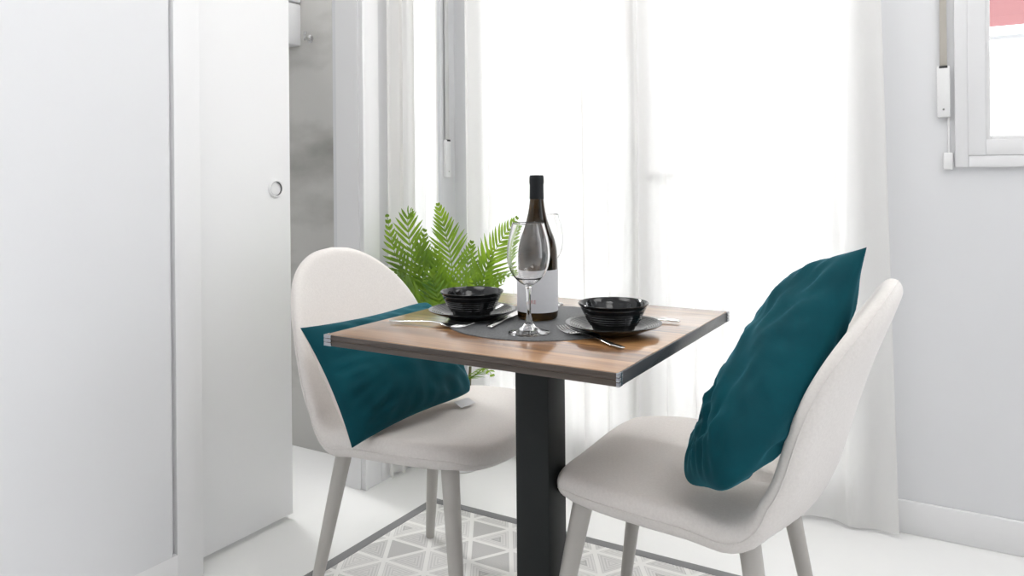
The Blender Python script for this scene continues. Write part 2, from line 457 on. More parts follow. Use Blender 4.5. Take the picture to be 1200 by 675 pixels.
def strap_winder(loc, rz, label, z_top, web='strap', hw=0.009):
    t = thing('shutter_strap', label, 'shutter strap', loc, rz, None)
    obj('webbing', BX((-hw, -0.010, 0.145), (hw, -0.0075, z_top - loc[2]), 0.0005), M[web], t)
    bm = BX((-0.0165, -0.016, 0.0), (0.0165, 0, 0.145), 0.004)
    b = obj('winder_box', bm, M['plastic'], t)
    obj('slot', BX((-0.0105, -0.0165, 0.1385), (0.0105, -0.006, 0.1455)), M['dark_slot'], b)
    bm = lathe(bmesh.new(), [(0, 0), (0.003, 0), (0.003, 0.0015), (0, 0.0015)], 12)
    bmesh.ops.rotate(bm, verts=bm.verts, cent=(0, 0, 0), matrix=Matrix.Rotation(PI / 2, 3, 'X'))
    bmesh.ops.translate(bm, verts=bm.verts, vec=(0, -0.0158, 0.022))
    obj('screw', bm, M['steel'], b)
    return t
t = strap_winder((-0.083, WF, 1.2), 0, 'beige shutter strap and white winder box beside the right window', CEIL)
bm = bmesh.new(); tube(bm, [(0.012, -0.004, 0.0), (0.012, -0.004, -0.10)], 0.003, 8)
obj('cord', bm, M['plastic'], t)
obj('cord_cleat', BX((-0.002, -0.012, -0.148), (0.022, 0, -0.10), 0.003), M['plastic'], t)
strap_winder((WL, 2.47, 1.04), PI / 2, 'shutter strap and winder box in the left corner between the two curtains', CEIL, 'strap_pale', 0.012)

# -------------------------------------------------------------- curtain
def curtain(ctrl, n, amp0, wl0, flared):
    path = spline(ctrl, 60)
    P = [Vector((p[0], p[1], 0)) for p in path]
    # resample by arc length
    S = [0.0]
    for a, b in zip(P, P[1:]): S.append(S[-1] + (b - a).length)
    tot = S[-1]; out = []; j = 0
    for i in range(n + 1):
        s = tot * i / n
        while j < len(S) - 2 and S[j + 1] < s: j += 1
        f = (s - S[j]) / max(1e-9, S[j + 1] - S[j])
        out.append((P[j].lerp(P[j + 1], f), s))
    ph = 0; cols = []
    for i, (p, s) in enumerate(out):
        t = (out[min(i + 1, n)][0] - out[max(i - 1, 0)][0]).normalized()
        nrm = Vector((t.y, -t.x, 0))
        wl = wl0 + 0.05 * (0.5 + 0.5 * noise.noise(Vector((s * 3.1, 4.2, 0)))) + 0.03 * min(1, max(0, (s - 0.9) / 0.6))
        ph += 2 * PI * (tot / n) / wl
        cols.append((p, nrm, t, s, ph))
    nz = 26; bm = bmesh.new(); grid = []
    for k in range(nz + 1):
        z = 0.012 + (CEIL - 0.012) * k / nz
        row = []
        for p, nrm, t, s, ph in cols:
            amp = amp0 * (0.75 + 0.6 * noise.noise(Vector((s * 4, 1.5, z * 0.25))))
            if s > 0.8: amp *= 0.85
            drift = 0.5 * noise.noise(Vector((s * 2.2, 9.1, z * 0.55)))
            off = amp * (math.sin(ph + drift) + 0.30 * math.sin(2.3 * ph + 1 + 2 * drift))
            q = p + nrm * off + t * (0.012 * math.cos(ph + drift))
            flare = max(0.0, (s - tot + 0.5) / 0.5) if flared else 0.0
            q = q + Vector((1, 0, 0)) * flare * (0.022 * (1.05 - z) if z < 2.1 else -0.023)
            q.z = z + 0.004 * math.sin(ph * 0.5) * (1 if k == 0 else 0)
            row.append(bm.verts.new(q))
        grid.append(row)
    for A, B in zip(grid, grid[1:]):
        for i in range(n): bm.faces.new((A[i], A[i + 1], B[i + 1], B[i]))
    return bm
cu = obj('curtain', curtain([(-1.675, 2.452), (-1.60, 2.460), (-1.50, 2.463), (-1.2, 2.466), (-0.8, 2.468), (-0.5, 2.47), (-0.225, 2.472)], 560, 0.026, 0.075, True), M['sheer'])
tag(cu, 'full height sheer white curtain hanging in folds before the balcony door', 'curtain')
cu = obj('curtain', curtain([(-1.740, 2.068), (-1.742, 2.18), (-1.742, 2.29), (-1.738, 2.385)], 150, 0.014, 0.045, False), M['sheer'])
tag(cu, 'narrow gathered sheer curtain along the left wall behind the palm', 'curtain')

# -------------------------------------------------------------- outside
struct('balcony_floor', BX((-3.0, WF + 0.12, -0.14), (2.0, 3.85, -0.02)), M['concrete'])
r = thing('balcony_railing', 'pale metal balcony railing beyond the glass door', 'railing', (-0.5, 3.75, -0.02))
bm = bmesh.new(); box(bm, (-2.4, -0.025, 1.03), (2.4, 0.025, 1.07), 0.004)
obj('handrail', bm, M['rail'], r)
bm = bmesh.new(); box(bm, (-2.4, -0.015, 0.88), (2.4, 0.015, 0.905), 0.003)
obj('rail', bm, M['rail'], r)
bm = bmesh.new(); box(bm, (-2.4, -0.015, 0.09), (2.4, 0.015, 0.115), 0.003)
obj('rail', bm, M['rail'], r)
for i in range(41):
    x = -2.38 + i * 0.119
    obj('baluster', BX((x - 0.006, -0.006, 0.0), (x + 0.006, 0.006, 1.03)), M['rail'], r, smooth=False)

bd = thing('building', 'cream and salmon apartment block across the street outside', 'building', (0, 9.0, -6.0))
def facade():
    bm = bmesh.new(); box(bm, (-14, 0, 0), (9, 5, 8.45)); return bm
obj('wall', facade(), M['facade'], bd, smooth=False)
obj('upper_wall', BX((-14, -0.02, 8.45), (9, 5, 9.9)), M['facade_pink'], bd, smooth=False)
obj('cornice', BX((-14.1, -0.035, 8.36), (9.1, 0.05, 8.45), 0.01), M['facade'], bd, smooth=False)
for x in (-11.6, -9.2, -6.9, -4.3, -1.9, 4.2):
    for z in (5.9,):
        f = obj('window', BX((x - 0.55, -0.05, z), (x + 0.55, 0.05, z + 1.5), 0.01), M['shutter'], bd, smooth=False)
        obj('pane', BX((x - 0.45, -0.06, z + 0.1), (x + 0.45, 0.0, z + 1.4)), M['facade_glass'], f, smooth=False)
for x in (-10.4, -5.6):
    obj('balcony', BX((x - 2.0, -0.9, 5.55), (x + 2.0, 0, 5.72), 0.01), M['facade'], bd, smooth=False)
    obj('balcony_rail', BX((x - 2.0, -0.9, 6.55), (x + 2.0, -0.86, 6.62), 0.01), M['rail'], bd, smooth=False)

# outdoor hoop chair half seen through the curtain
ch = thing('outdoor_chair', 'round cane outdoor chair faintly seen through the curtain', 'chair', (-0.62, 3.1, -0.02))
def hoop(cx, cy, cz, rx, ry, rz_, a0, a1, n=40, tilt=0.0):
    return [(cx + rx * math.cos(a0 + (a1 - a0) * i / n), cy + ry * math.sin(a0 + (a1 - a0) * i / n), cz + rz_ * math.sin(a0 + (a1 - a0) * i / n)) for i in range(n + 1)]
bm = bmesh.new(); tube(bm, hoop(0, 0, 0.43, 0.27, 0.25, 0.0, 0, 2 * PI), 0.012, 8, caps=False)
obj('seat_hoop', bm, M['cane'], ch)
bm = lathe(bmesh.new(), [(0, 0.40), (0.18, 0.41), (0.262, 0.428), (0.262, 0.436), (0, 0.42)], 32)
obj('seat', bm, M['rail'], ch)
bm = bmesh.new(); tube(bm, hoop(0, 0.02, 0.43, 0.28, 0.20, 0.42, 0, PI), 0.011, 8)
obj('back_hoop', bm, M['cane'], ch)
for sx in (-1, 1):
    for sy in (-1, 1):
        bm = bmesh.new(); tube(bm, [(sx * 0.2, sy * 0.17, 0.42), (sx * 0.23, sy * 0.21, 0.0)], 0.010, 8)
        obj('leg', bm, M['cane'], ch)

# ------------------------------------------------------------------ rug
RX0, RX1, RY0, RY1 = -1.516, 0.09, 0.80, 2.027
rg = thing('rug', 'grey and white triangle patterned rug with dark border under the table', 'rug', ((RX0 + RX1) / 2, (RY0 + RY1) / 2, 0))
hx, hy = (RX1 - RX0) / 2, (RY1 - RY0) / 2
obj('pile', BX((-hx + 0.03, -hy + 0.03, 0.0), (hx - 0.03, hy - 0.03, 0.008)), M['rug'], rg, smooth=False)
bm = bmesh.new()
box(bm, (-hx, -hy, 0), (-hx + 0.032, hy, 0.010), 0.003); box(bm, (hx - 0.032, -hy, 0), (hx, hy, 0.010), 0.003)
box(bm, (-hx + 0.032, -hy, 0), (hx - 0.032, -hy + 0.032, 0.010), 0.003); box(bm, (-hx + 0.032, hy - 0.032, 0), (hx - 0.032, hy, 0.010), 0.003)
o = obj('border', bm, M['binding'], rg); o['label'] = 'dark grey border band'
RUG = 0.0085

# ---------------------------------------------------------------- table
TX, TY, TS = -0.765, 1.385, 0.30
TZ = 0.75
t = thing('dining_table', 'square brown wood topped pedestal table with black post', 'table', (TX, TY, RUG))
z1 = TZ - RUG
obj('tabletop', BX((-TS + 0.003, -TS + 0.003, z1 - 0.022), (TS - 0.003, TS - 0.003, z1), 0.001), M['wood'], t)
for s in (-1, 1):
    bm = bmesh.new()
    y0, y1 = sorted((s * (TS - 0.0029), s * TS))
    box(bm, (-TS + 0.017, y0, z1 - 0.0105), (TS - 0.004, y1, z1 - 0.0008), 0.0008)
    ya, yb = sorted((s * (TS - 0.0029), s * (TS - 0.001)))
    box(bm, (-TS + 0.017, ya, z1 - 0.0215), (TS - 0.004, yb, z1 - 0.0112), 0.0006)
    obj('edge_band', bm, M['edge_brown'], t)
    x0, x1 = sorted((s * (TS - 0.0029), s * TS))
    o = obj('edge_band', BX((x0, -TS + 0.014, z1 - 0.0215), (x1, TS - 0.014, z1 - 0.0008), 0.0008), M['edge_dark'], t)
    o['label'] = 'edge band with dark reflection put into its colour'
for sx in (-1, 1):
    for sy in (-1, 1):
        bm = bmesh.new()
        lx = 0.004 if (sx > 0 and sy < 0) else 0.017
        xa, xb = sorted((sx * (TS - lx), sx * (TS + 0.0012))); ya, yb = sorted((sy * (TS - 0.0028), sy * (TS + 0.0012)))
        for zz in (0.0002, 0.0075, 0.0148):
            box(bm, (xa, ya, z1 - zz - 0.0066), (xb, yb, z1 - zz), 0.0008)
        xa, xb = sorted((sx * (TS - 0.0028), sx * (TS + 0.0012))); ya, yb = sorted((sy * (TS - 0.0135), sy * (TS - 0.0028)))
        for zz in (0.0002, 0.0075, 0.0148):
            box(bm, (xa, ya, z1 - zz - 0.0066), (xb, yb, z1 - zz), 0.0008)
        o = obj('corner_cap', bm, M['chrome'], t); o['label'] = 'silver corner cap'
obj('post', BX((-0.0375, -0.0375, 0.012), (0.0375, 0.0375, z1 - 0.030), 0.0025), M['black_metal'], t)
obj('top_plate', BX((-0.13, -0.13, z1 - 0.030), (0.13, 0.13, z1 - 0.0221), 0.001), M['black_metal'], t)
obj('base_plate', BX((-0.20, -0.20, 0), (0.20, 0.20, 0.012), 0.003), M['black_metal'], t)

# --------------------------------------------------------------- chairs
PROFILE = spline([(0.238, 0.424), (0.20, 0.433), (0.10, 0.433), (0.0, 0.427), (-0.09, 0.419), (-0.15, 0.423), (-0.198, 0.452), (-0.232, 0.515), (-0.264, 0.62), (-0.297, 0.72), (-0.329, 0.80), (-0.352, 0.862)], 10)
PROFILE = [(1.081 * x + 0.037 * max(0.0, z - 0.48), 0.9783 * z) for x, z in PROFILE]
def arclen(P):
    S = [0.0]
    for a, b in zip(P, P[1:]): S.append(S[-1] + math.dist(a, b))
    return S
PS = arclen(PROFILE); PTOT = PS[-1]
def prof_at(s):
    s = min(max(s, 0.0), PTOT)
    j = 0
    while j < len(PS) - 2 and PS[j + 1] < s: j += 1
    f = (s - PS[j]) / (PS[j + 1] - PS[j])
    a, b = PROFILE[j], PROFILE[j + 1]
    p0, p1 = PROFILE[max(j - 1, 0)], PROFILE[min(j + 2, len(PROFILE) - 1)]
    ta = (b[0] - p0[0], b[1] - p0[1]); tb = (p1[0] - a[0], p1[1] - a[1])
    tx, tz = ta[0] * (1 - f) + tb[0] * f, ta[1] * (1 - f) + tb[1] * f
    l = math.hypot(tx, tz); tx, tz = tx / l, tz / l
    # sitting side normal: seat -> up, back -> forward
    return (a[0] + (b[0] - a[0]) * f, a[1] + (b[1] - a[1]) * f), (tz, -tx)
def sm(a, b, x):
    x = min(1, max(0, (x - a) / (b - a))); return x * x * (3 - 2 * x)
HALF = [(0.0, 0.0), (0.0005, 0.06), (0.006, 0.12), (0.026, 0.175), (0.065, 0.213), (0.14, 0.240), (0.23, 0.250), (0.33, 0.246), (0.42, 0.236), (0.52, 0.232), (0.60, 0.230), (0.67, 0.222), (0.74, 0.200), (0.80, 0.165), (0.845, 0.118), (0.872, 0.06), (0.88, 0.0)]
HALF = [(s * PTOT / 0.88, w * 1.024) for s, w in HALF]
def shell_point(s, y, h):
    (x, z), (nx, nz) = prof_at(s)
    bend = 0.013 * (1 - sm(0.3, 0.42, s)) + 0.050 * sm(0.36, 0.5, s) * (1 - 0.25 * sm(0.7, 0.88, s))
    k = h + bend * (abs(y) / 0.235) ** 2.2
    if s < 0.3: k -= 0.012 * (1 - sm(0.0, 0.06, s))
    return Vector((x + nx * k, y, z + nz * k))
def outline_loop():
    half = spline(HALF, 5)
    lp = [(s, w) for s, w in half] + [(s, -w) for s, w in half[-2:0:-1]]
    return lp
def make_shell():
    lp = outline_loop(); n = len(lp); c = (0.40, 0.0); R = 0.026
    rings = [0.1, 0.2, 0.3, 0.4, 0.5, 0.6, 0.7, 0.78, 0.85]
    ds = [R * 1.0, R * 0.72, R * 0.5, R * 0.32, R * 0.17, R * 0.07, R * 0.015, 0.0]
    bm = bmesh.new()
    def pos(o, r, side):
        s = c[0] + (o[0] - c[0]) * r; y = o[1] * r
        ln = math.dist(o, c); d = (1 - r) * ln
        th = 0.5 * (0.056 * (1 - sm(0.36, 0.52, s)) + 0.040 * sm(0.36, 0.52, s))
        e = min(1.0, d / R); h = th * math.sqrt(max(0.0, 1 - (1 - e) ** 2))
        crown = 0.006 * (1 - r * r)
        return shell_point(s, y, side * (h + (crown if side > 0 else 0)))
    def radii(o):
        ln = math.dist(o, c); last = [1 - d / ln for d in ds]
        m = last[0]
        return [m * q / 0.92 for q in rings] + last
    for side in (1, -1):
        cv = bm.verts.new(pos(c, 0, side)); prev = None
        cols = [radii(o) for o in lp]
        for k in range(len(cols[0])):
            last = k == len(cols[0]) - 1
            if last and side == -1:
                cur = edge
            else:
                cur = [bm.verts.new(pos(o, cols[i][k], side)) for i, o in enumerate(lp)]
            if last and side == 1: edge = cur
            for i in range(n):
                j = (i + 1) % n
                if prev is None: bm.faces.new((cv, cur[i], cur[j]))
                else: bm.faces.new((prev[i], cur[i], cur[j], prev[j]))
            prev = cur
    return bm
def make_seam():
    lp = outline_loop()
    pts = []
    for s, w in lp + lp[:1]:
        pts.append(shell_point(s * 0.998 + 0.0009, w * 1.002, -0.004))
    bm = bmesh.new(); tube(bm, pts, 0.0013, 6, caps=False); return bm
def make_chair(name, label, loc, rz):
    t = thing(name, label, 'chair', loc, rz, 'upholstered shell dining chairs')
    sh = obj('shell', make_shell(), M['fabric'], t, angle=180)
    obj('seam', make_seam(), M['fabric'], sh, angle=180)
    for (x0, x1, sy) in ((0.178, 0.250, 1), (0.178, 0.250, -1), (-0.135, -0.205, 1), (-0.135, -0.205, -1)):
        bm = bmesh.new()
        p0, p1 = Vector((x0, sy * 0.165, 0.412)), Vector((x1, sy * 0.222, 0.0))
        tube(bm, [p0.lerp(p1, q) for q in (0, 0.25, 0.5, 0.75, 0.985, 1.0)], [0.0205, 0.0185, 0.0165, 0.0145, 0.0125, 0.011], 20)
        obj('leg', bm, M['leg'], t)
    for x in (0.175, -0.135):
        bm = bmesh.new(); box(bm, (x - 0.014, -0.165, 0.389), (x + 0.014, 0.165, 0.405), 0.002)
        obj('seat_frame', bm, M['leg'], t)
    return t
def copy_tree(o, parent=None):
    c = o.copy(); C.objects.link(c)
    if parent is not None: c.parent = parent
    for ch_ in list(o.children): copy_tree(ch_, c)
    return c
cl = make_chair('dining_chair', 'beige shell dining chair left of the table in front of the palm', (-1.169, 1.5705, RUG), -0.052)
cr = copy_tree(cl)
cr.location = (-0.4963, 1.56, RUG); cr.rotation_euler = (0, 0, 3.1715)
cr['label'] = 'beige shell dining chair right of the table, turned away from us, with the upright pillow'

# -------------------------------------------------------------- pillows
def make_pillow(label, center, ex, ey, w, h, T, seed, bend=0.0, back='pillow_back', fat=(1.0, 1.0), blunt=0.0, waist=0.075, blunt2=0.0, creases=()):
    """ex: long axis, ey: up axis (world vectors); front = ex x ey"""
    ex = Vector(ex).normalized(); ey = Vector(ey); ey = (ey - ex * ey.dot(ex)).normalized(); ez = ex.cross(ey)
    t = thing('throw_pillow', label, 'pillow', center, 0, 'teal velvet throw pillows')
    n = 64
    def pt(u, v, side):
        cu, cv = 1 - u * u, 1 - v * v
        px = u * w / 2 * (1 - 0.055 * cv * abs(u) ** 1.5)
        py = v * h / 2 * (1 - waist * cu * abs(v) ** 1.5)
        if u < 0:
            bl = 1 - blunt * (u * v) ** 4; px *= bl; py *= bl
        else:
            bl = 1 - blunt2 * (u * v) ** 4; px *= bl; py *= bl
        H = T / 2 * (fat[0] if side > 0 else fat[1]) * (max(cu, 0) ** 0.52) * (max(cv, 0) ** 0.52)
        wr = noise.noise(Vector((u * 2.3 + seed, v * 2.3, side))) * 0.012
        # puckers running in from the edges and corners
        e = (abs(u) ** 4 + abs(v) ** 4)
        wr += 0.006 * math.sin(9 * (u * 1.1 + v * side) + seed * 3) * noise.noise(Vector((u * 3 + seed, v * 3, 5))) * 1.6
        wr += 0.006 * e * math.sin(26 * math.atan2(v, u) + seed) * min(1, 6 * cu * cv)
        for (cu_, cv_, an, ln_, wd_, dp) in creases:
            du, dv = u - cu_, v - cv_
            al, ac = du * math.cos(an) + dv * math.sin(an), -du * math.sin(an) + dv * math.cos(an)
            ac += 0.10 * math.sin(al * 5 + an)
            wr -= 0.7 * dp * math.exp(-(ac / wd_) ** 2 - (al / ln_) ** 2) - 0.6 * dp * math.exp(-((ac - 2 * wd_) / wd_) ** 2 - (al / ln_) ** 2)
        z = side * (H + wr * min(1, 3 * cu * cv)) + bend * (u * u)
        return ex * px + ey * py + ez * z
    for side, nm, mt in ((1, 'front_cover', M['teal']), (-1, 'back_cover', M[back])):
        bm = bmesh.new(); g = []
        for i in range(n + 1):
            row = []
            for j in range(n + 1):
                u = math.sin((i / n - 0.5) * PI); v = math.sin((j / n - 0.5) * PI)
                row.append(bm.verts.new(pt(u, v, side)))
            g.append(row)
        for i in range(n):
            for j in range(n): bm.faces.new((g[i][j], g[i + 1][j], g[i + 1][j + 1], g[i][j + 1]))
        o = obj(nm, bm, mt, t, angle=180)
        if side < 0 and back != 'teal': o['label'] = 'pale beige back cover'
    return t
PIL = make_pillow('teal velvet pillow lying across the left chair seat', (-1.225, 1.488, 0.590), (0.047, 0.999, 0.017), (-0.537, 0.011, 0.843), 0.455, 0.288, 0.15, 1.3, waist=0.10, blunt2=0.10, creases=[(-0.72, -0.62, 0.7, 0.25, 0.05, 0.008), (-0.6, -0.8, 0.3, 0.3, 0.05, 0.006), (0.7, -0.5, 2.3, 0.3, 0.06, 0.006), (-0.8, 0.6, 2.4, 0.25, 0.05, 0.005)])
make_pillow('teal velvet pillow standing upright against the right chair back', (-0.313, 1.4595, 0.679), (0.347, 0.562, 0.751), (-0.573, 0.761, -0.305), 0.505, 0.24, 0.150, 4.1, bend=0.018, back='teal', fat=(1.15, 0.72), blunt=0.13, waist=0.03, creases=[(-0.45, 0.25, 1.2, 0.45, 0.055, 0.011), (-0.62, 0.35, 1.45, 0.4, 0.05, 0.010), (-0.15, 0.45, 0.9, 0.35, 0.05, 0.008), (0.2, 0.5, 1.0, 0.3, 0.05, 0.006), (-0.75, -0.1, 1.7, 0.4, 0.05, 0.008), (0.55, 0.1, 0.5, 0.3, 0.05, 0.005)])

tg = obj('care_tag', BX((-0.016, -0.022, -0.0006), (0.016, 0.022, 0.0006), 0.0003), M['paper'], PIL)
tg.location = Vector((-1.118, 1.628, 0.474)) - PIL.location; tg.rotation_euler = (0.1, 0.25, -0.3); tg['label'] = 'white care tag'
# --------------------------------------------------------- on the table
pm = thing('placemat', 'round dark grey placemat in the middle of the table', 'placemat', (TX, TY, TZ))
obj('mat', lathe(bmesh.new(), [(0, 0), (0.1855, 0), (0.1865, 0.001), (0.1855, 0.0022), (0.181, 0.0025), (0, 0.0025)], 96), M['placemat'], pm)
MZ = TZ + 0.0025

def make_plate(label, loc):
    t = thing('plate', label, 'plate', loc, 0, 'black plates')
    p = [(0, 0), (0.048, 0), (0.052, 0.0025), (0.062, 0.006), (0.085, 0.015), (0.0895, 0.0175), (0.0900, 0.0188), (0.0888, 0.0192)]
    for r in (0.085, 0.081, 0.077, 0.073, 0.069, 0.065):
        z = 0.0092 + (r - 0.062) / 0.023 * 0.0085
        p += [(r, z), (r - 0.0012, z + 0.0006), (r - 0.0026, z - 0.0003)]
    p += [(0.054, 0.0056), (0.048, 0.0042), (0, 0.004)]
    obj('dish', lathe(bmesh.new(), p, 72), M['ceramic'], t, angle=60)
    return t
def make_bowl(label, loc):
    t = thing('bowl', label, 'bowl', loc, 0, 'black bowls')
    p = [(0, 0.003), (0.030, 0.003), (0.031, 0), (0.038, 0), (0.040, 0.004)]
    zz = 0.004
    for k in range(9):
        f = k / 8; r = 0.040 + 0.021 * f ** 0.75; z = 0.006 + 0.036 * f
        p += [(r + 0.0003, z), (r + 0.0001, z + 0.0022)]
    p += [(0.0635, 0.0465), (0.0655, 0.0495), (0.0660, 0.0508), (0.0652, 0.0515), (0.0635, 0.0508), (0.058, 0.040), (0.050, 0.022), (0.038, 0.0095), (0.02, 0.0068), (0, 0.0065)]
    obj('vessel', lathe(bmesh.new(), p, 72), M['ceramic'], t, angle=50)
    return t
PL, PR = (-0.907, 1.351), (-0.589, 1.352)
make_plate('black ribbed plate under the left bowl', (*PL, MZ))
make_plate('black ribbed plate under the right bowl', (*PR, MZ))
make_bowl('black bowl on the left plate in front of the palm', (*PL, MZ + 0.0042))
make_bowl('black bowl on the right plate near the right table edge', (*PR, MZ + 0.0042))

# bottle
b = thing('wine_bottle', 'dark glass wine bottle with white label and black top on the placemat', 'bottle', (-0.783, 1.409, MZ))
prof = spline([(0.0415, 0.006), (0.042, 0.02), (0.042, 0.06), (0.042, 0.10), (0.0418, 0.125), (0.0402, 0.145), (0.0355, 0.165), (0.0285, 0.183), (0.0215, 0.203), (0.0168, 0.225), (0.0143, 0.245)], 5)
prof = [(0, 0.004), (0.030, 0.003), (0.034, 0.0), (0.0385, 0.001), (0.0408, 0.0035)] + prof + [(0.0138, 0.255), (0.0136, 0.284), (0.0125, 0.291), (0, 0.291)]
obj('body', lathe(bmesh.new(), prof, 64), M['bottle'], b)
obj('capsule', lathe(bmesh.new(), [(0.0150, 0.2455), (0.0147, 0.26), (0.0144, 0.275), (0.0150, 0.2775), (0.0153, 0.281), (0.0150, 0.290), (0.0138, 0.2945), (0, 0.295)], 48), M['capsule'], b)
def band(r, a0, a1, z0, z1, n=40):
    bm = bmesh.new()
    for rr in (r,):
        A = [bm.verts.new((rr * math.cos(a0 + (a1 - a0) * i / n), rr * math.sin(a0 + (a1 - a0) * i / n), z0)) for i in range(n + 1)]
        B = [bm.verts.new((rr * math.cos(a0 + (a1 - a0) * i / n), rr * math.sin(a0 + (a1 - a0) * i / n), z1)) for i in range(n + 1)]
        for i in range(n): bm.faces.new((A[i], A[i + 1], B[i + 1], B[i]))
    return bm
FACE = math.atan2(-1.409, 0.783)          # the label looks towards the room's middle
lb = obj('paper_label', band(0.0424, FACE - 1.75, FACE + 1.75, 0.017, 0.102), M['paper'], b)
lb['label'] = 'white paper label'
def arc_text(body, size, ang, z, r):
    cu_ = bpy.data.curves.new('print', 'FONT'); cu_.body = body; cu_.size = size; cu_.align_x = 'CENTER'
    tmp = bpy.data.objects.new('print', cu_); C.objects.link(tmp)
    dg = bpy.context.evaluated_depsgraph_get(); me = bpy.data.meshes.new_from_object(tmp.evaluated_get(dg))
    bpy.data.objects.remove(tmp); bpy.data.curves.remove(cu_)
    for v in me.vertices:
        a = ang + v.co.x / r
        v.co = (r * math.cos(a), r * math.sin(a), z + v.co.y)
    me.name = 'label_print'
    me.materials.append(M['red_ink'])
    return me
me = arc_text('RE', 0.0105, FACE - 0.20, 0.036, 0.0427)
o = bpy.data.objects.new('label_print', me); link(o, lb); o['label'] = 'small red lettering'

# wine glasses
def make_glass(label, loc):
    t = thing('wine_glass', label, 'wine glass', loc, 0, 'stemmed wine glasses')
    foot = [(0, 0.0), (0.0385, 0.0), (0.0395, 0.0009), (0.0385, 0.0018), (0.030, 0.0040), (0.020, 0.0072), (0.0125, 0.0118), (0.0080, 0.0180), (0.0056, 0.027), (0.0042, 0.035), (0.0040, 0.055), (0.0042, 0.072), (0.0055, 0.083), (0.0080, 0.089)]
    outer = spline([(0.0080, 0.089), (0.0165, 0.0945), (0.0265, 0.104), (0.0352, 0.119), (0.0398, 0.138), (0.0400, 0.156), (0.0372, 0.176), (0.0322, 0.196), (0.0300, 0.205)], 6)
    inner = [(max(r - 0.0013, 0.0), z + (0.003 if i == 0 else 0.0012 if i < 12 else 0)) for i, (r, z) in enumerate(outer)]
    inner[0] = (0.004, 0.0935)
    bowl = outer[1:] + [(0.0294, 0.2056)] + inner[::-1][0:-1] + [(0.004, 0.0935), (0, 0.0925)]
    bm = lathe(bmesh.new(), foot + bowl, 64)
    obj('glass', bm, M['glass'], t, angle=180)
    return t
make_glass('clear stemmed wine glass standing in front of the bottle', (-0.723, 1.267, MZ + 0.0005))
make_glass('clear stemmed wine glass half hidden behind the bottle', (-0.845, 1.560, MZ + 0.0005))

# cutlery
def strip(bm, sections, n=10):
    """sections: (x, z, halfwidth, halfthick) along local x"""
    rings = []
    for x, z, w, th in sections:
        rings.append([bm.verts.new((x, w * math.cos(2 * PI * k / n), z + th * math.sin(2 * PI * k / n))) for k in range(n)])
    for A, B in zip(rings, rings[1:]):
        for k in range(n): bm.faces.new((A[k], A[(k + 1) % n], B[(k + 1) % n], B[k]))
    bm.faces.new(rings[0][::-1]); bm.faces.new(rings[-1])
def make_fork(label, loc, rz):
    t = thing('fork', label, 'fork', loc, rz, 'steel forks')
    bm = bmesh.new()
    strip(bm, [(0.0, 0.0026, 0.003, 0.0008), (0.003, 0.0025, 0.0065, 0.0013), (0.03, 0.003, 0.0062, 0.0014), (0.07, 0.0058, 0.0042, 0.0014), (0.10, 0.0072, 0.003, 0.0014), (0.122, 0.0058, 0.0032, 0.0013)])
    obj('handle', bm, M['steel'], t)
    bm = bmesh.new()
    strip(bm, [(0.122, 0.0058, 0.0032, 0.0013), (0.130, 0.0045, 0.0085, 0.0011), (0.138, 0.0032, 0.0115, 0.0009), (0.150, 0.0024, 0.0118, 0.0009)])
    hd = obj('head', bm, M['steel'], t)
    for k in range(4):
        y = -0.0098 + k * 0.00653
        bm = bmesh.new()
        tube(bm, [(0.149, y, 0.0024), (0.160, y, 0.0022), (0.172, y * 0.98, 0.0035), (0.183, y * 0.95, 0.0065), (0.190, y * 0.92, 0.0095)], [0.0018, 0.0017, 0.0015, 0.0013, 0.0007], 8)
        obj('tine', bm, M['steel'], hd)
    return t
def make_knife(label, loc, rz):
    t = thing('knife', label, 'knife', loc, rz, 'steel knives')
    bm = bmesh.new()
    strip(bm, [(0.0, 0.003, 0.004, 0.0015), (0.004, 0.0035, 0.0075, 0.0026), (0.03, 0.004, 0.0078, 0.003), (0.07, 0.004, 0.006, 0.003), (0.10, 0.0037, 0.0050, 0.0026)])
    obj('handle', bm, M['steel'], t)
    bm = bmesh.new()
    prof_ = [(0.099, -0.004, 0.005), (0.108, -0.0065, 0.006), (0.14, -0.0085, 0.0075), (0.17, -0.0085, 0.0075), (0.186, -0.005, 0.0075), (0.196, 0.003, 0.0072), (0.198, 0.006, 0.0066)]
    A = []
    for x, ya, yb in prof_:
        A.append([bm.verts.new((x, ya, 0.0034)), bm.verts.new((x, (ya + yb) / 2, 0.0042)), bm.verts.new((x, yb, 0.0044)), bm.verts.new((x, yb, 0.0026)), bm.verts.new((x, (ya + yb) / 2, 0.0028))])
    for P, Q in zip(A, A[1:]):
        for k in range(5): bm.faces.new((P[k], P[(k + 1) % 5], Q[(k + 1) % 5], Q[k]))
    bm.faces.new(A[0][::-1]); bm.faces.new(A[-1])
    obj('blade', bm, M['steel'], t)
    return t
make_fork('steel fork on the table left of the placemat, tips toward the bottle', (-1.032, 1.236, MZ - 0.001), math.radians(6))
make_fork('steel fork lying before the right plate, handle toward the near table corner', (-0.519, 1.232, MZ - 0.001), math.radians(151))
make_knife('steel knife on the placemat between the left plate and the bottle', (-0.812, 1.268, MZ), math.radians(101))
make_knife('steel knife behind the right plate, handle toward the right edge', (-0.512, 1.503, MZ - 0.001), math.radians(184))

